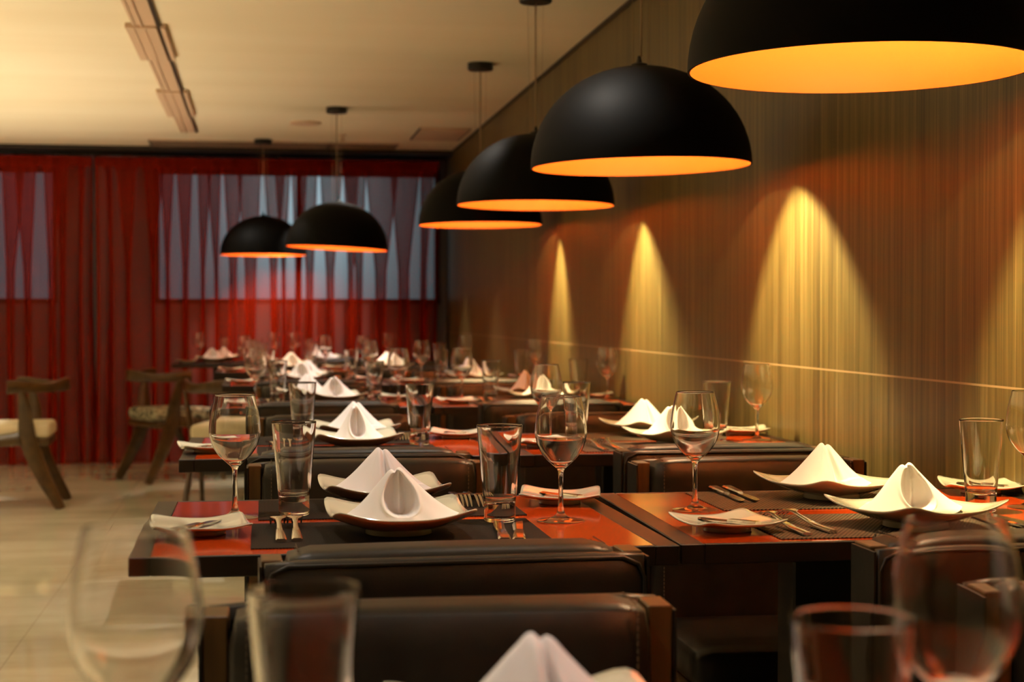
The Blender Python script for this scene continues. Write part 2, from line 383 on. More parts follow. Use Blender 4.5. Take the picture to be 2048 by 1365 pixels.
from_bm('edge', bm, M['trim_dark'], o)
prop(o, 'small square beige vent panel in the ceiling next to the wood wall', 'ceiling vent')
bm = bmesh.new(); lathe(bm, [(0, -0.0005), (0.10, -0.0005), (0.10, -0.010), (0.085, -0.014), (0, -0.012)], 32)
o = from_bm('ceiling_speaker', bm, M['grille'], None, auto=30); o.location = (0.28, 10.25, CZ)
prop(o, 'round flat disc set in the ceiling between two pendant canopies', 'ceiling disc')
o = empty('sprinkler', (0.545, 10.9, CZ)); bm = bmesh.new(); lathe(bm, [(0, -0.0005), (0.025, -0.0005), (0.02, -0.01), (0.008, -0.014), (0.008, -0.04), (0, -0.04)], 16)
from_bm('body', bm, M['grille'], o, auto=30)
bm = bmesh.new(); lathe(bm, [(0, -0.042), (0.022, -0.043), (0.022, -0.046), (0, -0.046)], 16); box(bm, -0.012, 0.012, -0.002, 0.002, -0.044, -0.03)
from_bm('deflector', bm, M['grille'], o, auto=30); prop(o, 'tiny ceiling sprinkler beside a pendant cord, far end', 'sprinkler')
# added recessed fittings for the made-up table spots and unseen floor downlights
def downlight_make():
    root = empty('downlight'); bm = bmesh.new()
    lathe(bm, [(0.032, -0.001), (0.045, -0.001), (0.045, -0.006), (0.036, -0.008), (0.032, -0.004)], 24)
    from_bm('rim', bm, M['grille'], root, auto=30)
    bm = bmesh.new(); lathe(bm, [(0, -0.002), (0.031, -0.002)], 24); from_bm('lens', bm, M['spot_glow'], root); return root
DL = Kind(downlight_make)
nm_ = ['first', 'second', 'third', 'fourth', 'fifth', 'sixth']
for i, y in enumerate((1.0, 2.6)):
    DL.put((0.62, y - 0.05, CZ), 0, 'small recessed ceiling spot added above the %s row of tables, beyond the top edge' % nm_[i], 'ceiling spot', 'added recessed spots over the tables')
for i, x in enumerate((-1.95, -3.4, -5.0)):
    for j, y in enumerate((1.5, 4.5, 7.5, 10.2)):
        DL.put((x, 9.45 if (i, j) == (0, 3) else y, CZ), 0, 'added recessed downlight over the open marble floor, %s line, %s from the entrance end' % (nm_[i], nm_[j]), 'downlight', 'added downlights over the marble floor')

# ------------------------------------------------------------------ pendants
def dome_prof():
    """outer and lining profile: slightly taller than a hemisphere, rim at z = 0"""
    pts = []
    for k in range(19):
        a = k / 18 * PI / 2
        pts.append((0.300 * math.cos(a) ** 0.96 if k < 18 else 0.0, 0.272 * math.sin(a)))
    return pts
def pendant_make():
    root = empty('pendant_lamp'); o_ = dome_prof()
    inn = [(max(r - 0.004, 0) if r > 0 else 0, z * 0.985) for r, z in o_]
    ms = bmesh.new(); lathe(ms, [inn[0]] + o_, 96); shade = from_bm('lamp_shade', ms, M['lamp_black'], root, auto=40)
    ms = bmesh.new(); lathe(ms, [(r - 0.0006 if r > 0 else 0, z - 0.0004) for r, z in inn], 96); from_bm('lining', ms, M['lamp_in'], shade, smooth=True)
    ms = bmesh.new(); lathe(ms, [(0.022, 0.268), (0.022, 0.278), (0.008, 0.283), (0.004, 0.30), (0, 0.30)], 24); from_bm('cap', ms, M['black'], root, auto=40)
    ms = bmesh.new(); lathe(ms, [(0, 0.135), (0.012, 0.138), (0.022, 0.15), (0.025, 0.165), (0.020, 0.182), (0.013, 0.20), (0, 0.20)], 24); bmesh.ops.translate(ms, verts=ms.verts[:], vec=(0.035, -0.02, 0)); from_bm('bulb', ms, M['bulb'], root, smooth=True)
    ms = bmesh.new(); lathe(ms, [(0, 0.130), (0.020, 0.133), (0.030, 0.139), (0.035, 0.146), (0.037, 0.152), (0.0355, 0.152), (0.0335, 0.147), (0.029, 0.141), (0.018, 0.1345), (0, 0.132)], 32)
    bmesh.ops.translate(ms, verts=ms.verts[:], vec=(0.035, -0.02, 0)); from_bm('bulb_reflector', ms, M['steel'], root, smooth=True)
    ms = bmesh.new(); lathe(ms, [(0, 0.20), (0.015, 0.20), (0.018, 0.205), (0.018, 0.256), (0, 0.256)], 20); bmesh.ops.translate(ms, verts=ms.verts[:], vec=(0.035, -0.02, 0)); from_bm('socket', ms, M['black'], root, auto=40)
    return root
PEND = Kind(pendant_make)
pl = ['black dome pendant above the foreground wall-side table, outside the frame', 'largest black dome pendant, cut by the top edge, orange inside', 'second black dome pendant in front of the wood wall, whole dome seen',
      'third black dome pendant, half hidden behind a nearer dome', 'fourth black dome pendant, lowest of the row beside the wall',
      'black dome pendant over the aisle, canopy seen, second from the curtain', 'farthest black dome pendant, hanging in front of the red curtain']
for i, (x, y, z, tx, ty) in enumerate(LAMPS):
    root = empty('pendant_light', (x, y, CZ))
    p = PEND.make() if PEND.proto is None else copy_tree(PEND.proto)
    if PEND.proto is None: PEND.proto = p
    # the shade assembly tips a little on its cord
    for ch in [c for c in bpy.data.objects if c.parent is p]:
        ch.parent = root; ch.location = (0, 0, z - CZ); ch.rotation_euler = (R(tx), R(-ty), 0)
    KIDS.clear()
    if i == 0:
        protos = [c for c in bpy.data.objects if c.parent is root]
        PEND.proto = empty('pendant_store'); 
        for c_ in protos:
            d_ = c_.copy(); C.objects.link(d_); d_.parent = PEND.proto
            for g_ in [q for q in bpy.data.objects if q.parent is c_]:
                h_ = g_.copy(); C.objects.link(h_); h_.parent = d_
        bpy.data.objects.remove(p)
    else: bpy.data.objects.remove(p)
    KIDS.clear()
    bm = bmesh.new(); lathe(bm, [(0, -0.0005), (0.062, -0.0005), (0.062, -0.030), (0.058, -0.034), (0, -0.034)], 32); from_bm('canopy', bm, M['black'], root, auto=40)
    bm = bmesh.new(); top = Vector((0, 0, -0.033)); bot = Vector((0, 0, z + 0.298 - CZ))
    sweep(bm, [top, bot], [(0.0028, 0.0028)] * 2, Vector((0, 1, 0)), 8); from_bm('cord', bm, M['cord'], root, smooth=True)
    bm = bmesh.new()
    for sx in (-0.030, 0.030):
        sweep(bm, [(sx, 0, -0.033), (sx * 0.7, 0, z + 0.272 - CZ)], [(0.0007, 0.0007)] * 2, Vector((0, 1, 0)), 5)
    from_bm('wire', bm, M['cord'], root)
    prop(root, pl[i], 'pendant lamp', 'black dome pendants')
def kill(o):
    for c_ in [q for q in bpy.data.objects if q.parent is o]: kill(c_)
    bpy.data.objects.remove(o)
kill(PEND.proto); KIDS.clear()

# ------------------------------------------------------------------ curtains and rod
def curtain(x0, x1, seed, label):
    rnd = random.Random(seed); yc = 12.02
    n = int((x1 - x0) / 0.125); ws = [rnd.uniform(0.7, 1.35) for _ in range(n)]; k = (x1 - x0) / sum(ws); ws = [w_ * k for w_ in ws]
    A = [rnd.uniform(2.7, 4.6) for _ in range(n)]; B = [rnd.uniform(-0.7, 0.5) for _ in range(n)]; NU, NZ = 16, 22
    top, bot = 2.235, 0.004
    xs_, ids = [], []; x = x0
    bm = bmesh.new(); rows = []
    for j in range(NZ + 1):
        t = j / NZ; z = top + (bot - top) * t; row = []; x = x0
        for i in range(n):
            for q in range(NU if i < n - 1 else NU + 1):
                u = q / NU
                spread = max(0.0, min(1.0, (t - 0.02) / 0.35))
                amp = A[i] * (1.45 - 0.72 * spread) + B[i] * spread * 0.8 + (2.2 if t < 0.03 else 0) + 0.9 * max(0, t - 0.75)
                if i in (0, n - 1): amp = min(amp, 1.0)
                s_ = math.sin(2 * PI * u)
                xx = x + ws[i] * (u - amp * s_ / (2 * PI)) + 0.012 * math.sin(5 * t + i * 1.7) * t
                yy = yc + (0.026 + 0.058 * min(1, t * 1.4)) * math.cos(2 * PI * u) + 0.01 * math.sin(3 * t + i)
                if t > 0.9: yy -= 0.03 * (t - 0.9) * 10 * (0.5 + 0.5 * math.sin(i * 2.3))
                row.append(bm.verts.new((xx, yy, z)))
            x += ws[i]
        rows.append(row)
    for a, b_ in zip(rows, rows[1:]):
        for i in range(len(a) - 1): bm.faces.new((a[i], a[i + 1], b_[i + 1], b_[i]))
    me = bpy.data.meshes.new('curtain'); bm.to_mesh(me); bm.free()
    o = link('curtain', me, M['sheer'], None, True)
    # doubled heading tape
    hb = bmesh.new(); cols_ = []
    for i in range(60):
        xx = x0 + (x1 - x0) * i / 59; yy = yc - 0.045 + 0.006 * math.sin(i * 2.1)
        cols_.append([hb.verts.new((xx, yy + dy, z)) for dy, z in ((0, 2.240), (0, 2.165), (0.004, 2.165), (0.004, 2.240))])
    for a, b_ in zip(cols_, cols_[1:]):
        for q in range(4): hb.faces.new((a[q], a[(q + 1) % 4], b_[(q + 1) % 4], b_[q]))
    from_bm('heading', hb, M['sheer'], o)
    prop(o, label, 'curtain', 'red sheer curtains on the back wall'); return o
curtain(-4.9, -3.02, 3, 'red sheer curtain panel farthest from the wood wall, beyond the frame')
curtain(-3.0, -1.215, 5, 'red sheer curtain panel at the left edge, behind the cut-off wooden armchair')
curtain(-1.20, 1.32, 11, 'wide red sheer curtain panel behind the tables, reaching the wood wall')
root = empty('curtain_rod', (0, 12.02, 2.27))
bm = bmesh.new(); sweep(bm, [(-5.0, 0, 0), (1.37, 0, 0)], [(0.013, 0.013)] * 2, n=12); from_bm('rod', bm, M['black'], root, smooth=True)
bm = bmesh.new()
for i in range(50):
    x = -4.9 + i * 0.126; sweep(bm, [(x + 0.018 * 0, 0.018 * math.cos(a), 0.018 * math.sin(a) - 0.004) for a in [q * PI / 6 for q in range(13)]], [(0.003, 0.003)] * 13, Vector((1, 0, 0)), 5)
for i in range(50): pass
rg = from_bm('ring', bm, M['black'], root); rg['kind'] = 'stuff'
for x in (-3.1, -1.2, 0.13, 1.33):
    bm = bmesh.new(); box(bm, x - 0.012, x + 0.012, -0.018, 0.02, -0.022, 0.012, 0.003); box(bm, x - 0.008, x + 0.008, -0.01, 0.01, 0.01, 0.0395); from_bm('bracket', bm, M['black'], root)
prop(root, 'black curtain rod with rings and brackets under the ceiling', 'curtain rod')

# ------------------------------------------------------------------ tables
def table_make():
    root = empty('dining_table'); hx, hy = 0.3925, 0.335
    bm = bmesh.new(); t = 0.036
    box(bm, -hx, -hx + t, -hy, hy, T - 0.030, T, 0.0015, 1); box(bm, hx - t, hx, -hy, hy, T - 0.030, T, 0.0015, 1)
    box(bm, -hx + t, hx - t, -hy, -hy + 0.009, T - 0.030, T, 0.0012, 1); box(bm, -hx + t, hx - t, hy - 0.009, hy, T - 0.030, T, 0.0012, 1)
    box(bm, -hx + t, hx - t, -hy + 0.009, hy - 0.009, T - 0.030, T - 0.006)
    from_bm('tabletop', bm, M['table_wood'], root)
    boxo('inset', -hx + t + 0.0004, hx - t - 0.0004, -hy + 0.0094, hy - 0.0094, T - 0.006, T - 0.0006, M['lacquer'], root)
    bm = bmesh.new(); box(bm, -0.13, 0.13, -0.045, 0.045, 0.02, T - 0.0305, 0.004, 1); from_bm('pedestal', bm, M['table_wood'], root)
    bm = bmesh.new(); box(bm, -0.20, 0.20, -0.10, 0.10, 0.0, 0.02, 0.004, 1); from_bm('base_plate', bm, M['black'], root)
    return root
TABLE = Kind(table_make)
# ------------------------------------------------------------------ leather chair, backrest rear face at y = 0, sitter faces +Y
def chair_make():
    root = empty('leather_chair'); W = 0.250
    # padded inner cushion with softly rounded roll
    def pad(x0, x1, y0, y1, z0, z1, r, puff, nx=20, ny=8, nz=14):
        bm = bmesh.new(); cx, cyy, cz = (x0 + x1) / 2, (y0 + y1) / 2, (z0 + z1) / 2; hx, hy, hz = (x1 - x0) / 2, (y1 - y0) / 2, (z1 - z0) / 2
        bmesh.ops.create_cube(bm, size=2.0)
        bmesh.ops.subdivide_edges(bm, edges=bm.edges[:], cuts=11, use_grid_fill=True)
        for v in bm.verts:
            c = v.co; p = Vector((c.x * hx, c.y * hy, c.z * hz))
            q = Vector((max(-hx + r, min(hx - r, p.x)), max(-hy + r, min(hy - r, p.y)), max(-hz + r, min(hz - r, p.z)))); d = p - q
            if d.length > 1e-9: p = q + d.normalized() * r
            e = lambda a: (1 - a * a)
            p.y += (1 if c.y > 0 else -1) * puff * e(c.x) * e(c.z) * (1 if abs(c.y) > 0.99 else abs(c.y))
            if abs(c.z) > 0.99: p.z += (1 if c.z > 0 else -1) * puff * 0.35 * e(c.x) * e(c.y)
            v.co = p + Vector((cx, cyy, cz))
        return bm
    from_bm('backrest', pad(-0.222, 0.222, 0.028, 0.125, 0.36, 0.792, 0.024, 0.007), M['leather'], root, smooth=True)
    bk = from_bm('back_panel', pad(-W, W, 0.0, 0.026, 0.30, 0.786, 0.011, 0.0), M['leather'], root, smooth=True)
    bm = bmesh.new(); z = 0.783
    pts = [(-W + 0.004, 0.001, 0.32), (-W + 0.004, 0.001, z - 0.03), (-W + 0.012, 0.001, z - 0.012), (-W + 0.032, 0.001, z - 0.003), (W - 0.032, 0.001, z - 0.003), (W - 0.012, 0.001, z - 0.012), (W - 0.004, 0.001, z - 0.03), (W - 0.004, 0.001, 0.32)]
    sweep(bm, pts, [(0.0026, 0.0026)] * len(pts), Vector((0, 1, 0)), 8); from_bm('piping', bm, M['leather'], bk, smooth=True)
    from_bm('seat', pad(-0.222, 0.222, 0.10, 0.445, 0.38, 0.465, 0.028, 0.0), M['leather'], root, smooth=True)
    for s in (-1, 1):                                                    # seam stitches on the front of the backrest and its top
        bm = bmesh.new()
        for k in range(40):
            zz = 0.47 + k * 0.008; box(bm, s * 0.203 - 0.0007, s * 0.203 + 0.0007, 0.1245, 0.1285, zz, zz + 0.005)
        for k in range(9):
            yy = 0.045 + k * 0.008; box(bm, s * 0.203 - 0.0007, s * 0.203 + 0.0007, yy, yy + 0.005, 0.7918, 0.7932)
        sk = from_bm('stitching', bm, M['stitch'], root); sk['kind'] = 'stuff'
    for s in (-1, 1):
        x0, x1 = (0.2235, W) if s > 0 else (-W, -0.2235)
        c0, c1 = (W + 0.0002, W + 0.0035) if s > 0 else (-W - 0.0035, -W - 0.0002)
        boxo('side_cover', c0, c1, 0.004, 0.088, 0.30, 0.780, M['leather'], root)
        bm = bmesh.new(); box(bm, x0, x1, 0.0275, 0.085, 0.0, 0.7845, 0.0015, 1); from_bm('back_post', bm, M['chair_wood'], root)
        bm = bmesh.new(); box(bm, x0, x1, 0.380, 0.430, 0.0, 0.372, 0.0015, 1); from_bm('leg', bm, M['chair_wood'], root)
        bm = bmesh.new(); box(bm, x0, x1, 0.0855, 0.3795, 0.31, 0.372, 0.0015, 1); from_bm('side_rail', bm, M['chair_wood'], root)
    boxo('seat_frame', -0.222, 0.222, 0.10, 0.43, 0.345, 0.378, M['chair_wood'], root)
    return root
CHAIR = Kind(chair_make)

# ------------------------------------------------------------------ tableware
def wine_make():
    o1 = [(0.0388, 0.0010), (0.0375, 0.0022), (0.020, 0.0048), (0.0085, 0.0105), (0.0050, 0.021), (0.0040, 0.045), (0.0040, 0.074), (0.0062, 0.0845), (0.0145, 0.0925), (0.027, 0.1045), (0.0368, 0.120), (0.0416, 0.137), (0.0420, 0.151), (0.0393, 0.174), (0.0348, 0.194), (0.0325, 0.2035)]
    i1 = [(0.0317, 0.2035), (0.0340, 0.194), (0.0385, 0.174), (0.0411, 0.151), (0.0407, 0.137), (0.0359, 0.1212), (0.0260, 0.1062), (0.0135, 0.0947), (0.0, 0.0910)]
    pr = [(0, 0.0), (0.036, 0.0)] + spline(o1, 4) + [(0.0321, 0.2042)] + spline(i1, 4)
    pr = [(max(r, 0), z) for r, z in pr]
    bm = bmesh.new(); lathe(bm, pr, 64); o = from_bm('wine_glass', bm, M['glass'], None, smooth=True); o.data.materials.append(M['thin_glass'])
    for p in o.data.polygons:
        if p.center.z < 0.0065: p.material_index = 1
    return o
def tumbler_make():
    pr = [(0, 0.002), (0.020, 0.001), (0.0235, 0.0), (0.0252, 0.0012), (0.0257, 0.004), (0.0257, 0.005), (0.0256, 0.028), (0.0258, 0.0315), (0.0264, 0.035)] + [(0.0264 + (0.0372 - 0.0264) * t, 0.035 + 0.120 * t) for t in (0.01, 0.25, 0.5, 0.75, 0.985, 1.0)]
    pr += [(0.0368, 0.1562), (0.0358, 0.1550)] + [(0.0250 + (0.0358 - 0.0250) * t, 0.040 + 0.115 * t) for t in (0.985, 0.75, 0.5, 0.25, 0.015, 0.0)] + [(0.0236, 0.0355), (0.019, 0.0330), (0.010, 0.0322), (0, 0.032)]
    bm = bmesh.new(); lathe(bm, pr, 64); return from_bm('tumbler', bm, M['glass'], None, auto=50)
WINE, TUMB = Kind(wine_make), Kind(tumbler_make)

def sq_r(phi, a, n):
    return a / ((abs(math.cos(phi)) ** n + abs(math.sin(phi)) ** n) ** (1 / n))
def plate_z(s, phi, a, base, hm, hc, wav, n):
    c = (sq_r(phi, 1, n) - 1) / (sq_r(PI / 4, 1, n) - 1)
    t = max(0.0, (s - 0.42) / 0.58)
    return base + (hm + hc * c ** 1.4) * t ** 1.25 + wav * math.sin(phi * 3 + 0.7) * t
def plate_mesh(name, a, base, hm, hc, wav, n, foot, th=0.0042):
    bm = bmesh.new(); NP, NS = 96, 14
    def surf(dz, shrink):
        rings = [[bm.verts.new((0, 0, base + dz))]]
        for j in range(1, NS + 1):
            s = j / NS
            rings.append([bm.verts.new((sq_r(2 * PI * i / NP, a, 2 + (n - 2) * s ** 1.6) * s * shrink * math.cos(2 * PI * i / NP),
                                        sq_r(2 * PI * i / NP, a, 2 + (n - 2) * s ** 1.6) * s * shrink * math.sin(2 * PI * i / NP),
                                        plate_z(s, 2 * PI * i / NP, a, base, hm, hc, wav, n) + dz)) for i in range(NP)])
        for j in range(NS):
            for i in range(NP):
                k = (i + 1) % NP
                if j == 0: bm.faces.new((rings[0][0], rings[1][i], rings[1][k]))
                else: bm.faces.new((rings[j][i], rings[j][k], rings[j + 1][k], rings[j + 1][i]))
        return rings[-1]
    t_ = surf(0, 1.0); b_ = surf(-th, 0.985)
    mid = [bm.verts.new(((p.co + q.co) / 2 + Vector((p.co.x, p.co.y, 0)).normalized() * 0.0012)) for p, q in zip(t_, b_)]
    for i in range(NP):
        k = (i + 1) % NP; bm.faces.new((t_[i], t_[k], mid[k], mid[i])); bm.faces.new((mid[i], mid[k], b_[k], b_[i]))
    lathe(bm, [(foot, base - th + 0.001), (foot + 0.002, 0.0012), (foot + 0.0005, 0.0), (foot - 0.004, 0.0), (foot - 0.005, base - th + 0.001)], 64)
    return from_bm(name, bm, M['china'], None, smooth=True)
PL = dict(a=0.107, base=0.012, hm=0.020, hc=0.014, wav=0.0, n=11)
BR = dict(a=0.0715, base=0.010, hm=0.007, hc=0.007, wav=0.0012, n=11)
PLATE = Kind(lambda: plate_mesh('dinner_plate', foot=0.050, **PL))
BREAD = Kind(lambda: plate_mesh('bread_plate', foot=0.036, th=0.0036, **BR))

def napkin_mesh(kind):
    """cloth folded to a standing pyramid: long skirts to both sides, a hooded opening on -Y, a crease between two lobes on +Y"""
    bm = bmesh.new(); NP, NT = 360, 100; H = 0.085; rows = []
    def gauss(d, w_): return math.exp(-(d / w_) ** 2)
    def sg(v): return 1 / (1 + math.exp(max(-60, min(60, -v))))
    def ang(a, b): return (a - b + PI) % (2 * PI) - PI
    for j in range(NT + 1):
        t = j / NT; row = []
        for i in range(NP):
            f = 2 * PI * i / NP; c, s = math.cos(f), math.sin(f)
            rx = 0.092 if c > 0 else 0.086; ry = 0.054 if s < 0 else 0.050
            Rf = 1 / ((abs(c) / rx) ** 1.75 + (abs(s) / ry) ** 1.75) ** (1 / 1.75)
            side = abs(c); k = min(1, max(0, (side - 0.20) / 0.5))
            pa = 0.26 * (1 - math.exp(-t * 14)) + 0.74 * t; pb = 0.125 * (1 - math.exp(-t * 24)) + 0.875 * t ** 1.05
            r = Rf * (pa * (1 - k) + pb * k)
            # turned-up cuff low on one lobe, seen from behind
            cf = sg(ang(f, R(104)) / 0.02) * sg(-ang(f, R(172)) / 0.05)
            edge_t = 0.80 - 0.06 * math.sin(min(1, max(0, (f - R(104)) / R(68))) * PI)
            r += 0.0050 * cf * sg((t - edge_t) / 0.004)
            r += 0.0012 * math.sin(f * 5 + 3 * t + kind) * t + 0.0008 * math.sin(f * 11 - 5 * t) * t
            x, y, z = r * c, r * s, H * (1 - t)
            # hooded opening: a drop-shaped hollow pressed into the front, with a rolled lip
            if y < 0:
                u = (z - 0.013) / (H - 0.015)
                if 0 < u < 1:
                    x0 = 0.004 - 0.004 * u; wd = 0.056 * u ** 0.42 * (1 - u) ** 0.80
                    e = wd - abs(x - x0)
                    ins = sg(e / 0.0006)
                    dome = math.sqrt(max(0.0, 1 - ((x - x0) / (wd + 1e-4)) ** 2)) if abs(x - x0) < wd else 0
                    rib = gauss(x - x0 + 0.003 - 0.006 * u, 0.0055) * (0.25 + 0.6 * u)
                    dep = ins * (0.35 + 0.75 * dome) * (1 - 0.55 * rib)
                    ym = y; y += dep * (abs(ym) * 0.95)
                    y -= 0.0022 * gauss(e + 0.0035, 0.003) * min(1, 3 * (1 - u)) * min(1, u / 0.10)
            else:
                # deep crease between the two rolled lobes
                xc = -0.003 - 0.006 * t; cd = gauss(x - xc, 0.0035 + 0.003 * t) * min(1, max(0, 1.12 - t)) ** 0.5
                y -= y * 0.62 * cd
                y += 0.003 * gauss(abs(x - xc) - 0.018, 0.014) * math.sin(PI * min(1, t * 1.15))
            # twin rounded tips
            z += (0.0035 * gauss(x + 0.011, 0.007) + 0.0050 * gauss(x - 0.007, 0.007) - 0.004 * gauss(x + 0.002, 0.0028)) * (1 - t) ** 5
            s_ = min(1.0, math.hypot(x, y) / 0.107)
            z += (0.004 + PL['hm'] * 0.85 * max(0, (s_ - 0.42) / 0.58) ** 1.25) * t ** 1.5
            row.append(bm.verts.new((x + (1 - t) * 0.004 * (1 if kind else -1), y, z)))
        rows.append(row)
    top = bm.verts.new((0, 0, rows[0][0].co.z - 0.001))
    for i in range(NP): bm.faces.new((top, rows[0][i], rows[0][(i + 1) % NP]))
    for a, b_ in zip(rows, rows[1:]):
        for i in range(NP): bm.faces.new((a[i], a[(i + 1) % NP], b_[(i + 1) % NP], b_[i]))
    return from_bm('napkin', bm, M['napkin'], None, smooth=True)
NAPK = [Kind(lambda: napkin_mesh(0)), Kind(lambda: napkin_mesh(1))]

def flat_sweep(bm, stations):
    """stations: (y, half width, z centre, half thickness)"""
    rings = []
    for y, hw, z, ht in stations:
        rings.append([bm.verts.new(p) for p in ((-hw, y, z - ht * 0.4), (-hw * 0.7, y, z - ht), (hw * 0.7, y, z - ht), (hw, y, z - ht * 0.4), (hw, y, z + ht * 0.4), (hw * 0.7, y, z + ht), (-hw * 0.7, y, z + ht), (-hw, y, z + ht * 0.4))])
    for a, b_ in zip(rings, rings[1:]):
        for q in range(8): bm.faces.new((a[q], a[(q + 1) % 8], b_[(q + 1) % 8], b_[q]))
    bm.faces.new(rings[0]); bm.faces.new(rings[-1])
def fork_make():
    root = empty('fork'); bm = bmesh.new()
    flat_sweep(bm, [(-0.105, 0.0072, 0.003, 0.0026), (-0.102, 0.0080, 0.003, 0.0028), (-0.05, 0.0070, 0.0045, 0.0028), (-0.02, 0.0052, 0.008, 0.0024)])
    from_bm('handle', bm, M['steel'], root, auto=40)
    bm = bmesh.new()
    flat_sweep(bm, [(-0.02, 0.0048, 0.008, 0.0024), (0.015, 0.0036, 0.013, 0.0018), (0.034, 0.0046, 0.0165, 0.0014), (0.044, 0.0118, 0.0185, 0.0011), (0.056, 0.0130, 0.0180, 0.0010)])
    for k in range(4):
        x = -0.0108 + k * 0.0072; rings = []
        for y, hw, z in ((0.054, 0.0023, 0.0180), (0.072, 0.0021, 0.0140), (0.088, 0.0018, 0.0080), (0.101, 0.0009, 0.0012)):
            rings.append([bm.verts.new((x + a * hw, y, z + b_ * 0.0009)) for a, b_ in ((-1, -1), (1, -1), (1, 1), (-1, 1))])
        for a, b_ in zip(rings, rings[1:]):
            for q in range(4): bm.faces.new((a[q], a[(q + 1) % 4], b_[(q + 1) % 4], b_[q]))
        bm.faces.new(rings[-1]); bm.faces.new(rings[0])
    from_bm('tines', bm, M['steel'], root, auto=50); return root
def knife_make(L=0.215, name='knife'):
    root = empty(name); bm = bmesh.new(); h = L / 2
    flat_sweep(bm, [(-h, 0.0085, 0.0045, 0.0038), (-h + 0.004, 0.0098, 0.0045, 0.0042), (-h + 0.45 * L, 0.0075, 0.0045, 0.0036), (-h + 0.47 * L, 0.0060, 0.0045, 0.0030)])
    from_bm('handle', bm, M['steel'], root, auto=40)
    bm = bmesh.new(); rings = []
    for y, x0, x1 in ((-h + 0.465 * L, -0.0055, 0.0055), (-h + 0.52 * L, -0.0085, 0.0062), (-h + 0.8 * L, -0.0105, 0.0066), (-h + 0.94 * L, -0.0085, 0.0064), (h, 0.001, 0.0055)):
        rings.append([bm.verts.new(p) for p in ((x0, y, 0.0042), (x1, y, 0.0032), (x1, y, 0.0052))])
    for a, b_ in zip(rings, rings[1:]):
        for q in range(3): bm.faces.new((a[q], a[(q + 1) % 3], b_[(q + 1) % 3], b_[q]))
    bm.faces.new(rings[0]); bm.faces.new(rings[-1])
    from_bm('blade', bm, M['steel'], root, auto=40); return root
FORK = Kind(fork_make); KNIFE = Kind(knife_make); BUTTER = Kind(lambda: knife_make(0.115, 'butter_knife'))
def mat_make(m):
    def f():
        bm = bmesh.new(); box(bm, -0.222, 0.222, -0.137, 0.137, 0.0, 0.0018, 0.0006, 1)
        return from_bm('placemat', bm, m, None)
    return f
MAT_D, MAT_G = Kind(mat_make(M['mat_dark'])), Kind(mat_make(M['mat_grey']))

# ------------------------------------------------------------------ laying the tables
TN = {'0L': 'blurred foreground table', '0R': 'foreground wall-side table', '1L': 'front aisle table in focus', '1R': 'front wall-side table in focus',
      '2L': 'second-row aisle table', '2R': 'second-row wall-side table', '3L': 'third-row aisle table', '3R': 'third-row wall-side table',
      '4L': 'fourth-row aisle table', '4R': 'fourth-row wall-side table', '5L': 'fifth-row aisle table', '5R': 'fifth-row wall-side table',
      '6L': 'farthest aisle table by the curtain', '6R': 'farthest wall-side table by the curtain'}
TC = {'0L': (0.205, 0.945), '0R': (1.005, 0.945), '1L': (0.208, 2.592), '1R': (1.004, 2.592), '2L': (0.203, 4.09), '2R': (0.999, 4.09),
      '3L': (0.21, 6.08), '3R': (1.005, 6.08), '4L': (0.21, 7.90), '4R': (1.005, 7.90), '5L': (0.13, 9.60), '5R': (0.925, 9.60),
      '6L': (-0.20, 11.22), '6R': (0.595, 11.22)}
Z0 = T                      # surface
for k, (x, y) in TC.items():
    TABLE.put((x, y, 0), R(-1.2) if k == '1R' else 0, 'dark wood table with orange-red lacquered top, the ' + TN[k], 'table', 'dining tables in rows')
# kind of item -> list of (x, y, rotation in degrees) in the room
L = {}
def std(k, dx=0.0, dn=0.0, df=0.0):
    """a full two-person cover in the arrangement the sharp tables show"""
    x, y = TC[k]; sx = dx if abs(dx) > 0.1 else 0.0
    return dict(plate=[(x + dx, y - 0.135 + dn, 8), (x + dx, y + 0.215 + df, 188)], bread=[(x - 0.30, y - 0.13, 12), (x + 0.31, y + 0.17, -10)],
                wine=[(x - 0.245, y + 0.07, 0), (x + 0.28, y - 0.03, 0)], tumb=[(x - 0.15 + sx * 0.8, y + 0.10, 0), (x + 0.175 + sx * 0.3, y - 0.04, 0)],
                fork=[(x - 0.185 + sx, y - 0.14, 2), (x - 0.150 + sx, y - 0.14, -1), (x + 0.165 + sx, y + 0.22, 182)], knife=[(x + 0.165 + sx, y - 0.16, -4)],
                mat=[(x + sx, y - 0.145, 0), (x + sx, y + 0.185, 0)])
L['0L'] = dict(plate=[(0.205, 1.165, 186)], bread=[(0.515, 1.12, -8)], wine=[(-0.079, 1.028, 0), (0.448, 0.985, 0)], tumb=[(0.027, 1.063, 0), (0.350, 0.915, 0)],
               mat=[(0.205, 1.135, 0)], fork=[], knife=[])
L['1L'] = dict(plate=[(0.207, 2.445, 3), (0.211, 2.815, 184)], bread=[(-0.092, 2.49, 8), (0.525, 2.80, -12)], wine=[(-0.044, 2.675, 0), (0.480, 2.553, 0)],
               tumb=[(0.053, 2.690, 0), (0.380, 2.556, 0)], fork=[(0.026, 2.47, 1), (0.051, 2.475, 0), (0.378, 2.835, 182), (0.348, 2.84, 180)],
               knife=[(0.362, 2.415, -6), (0.388, 2.41, -9)], mat=[(0.206, 2.450, 0), (0.216, 2.770, 0)])
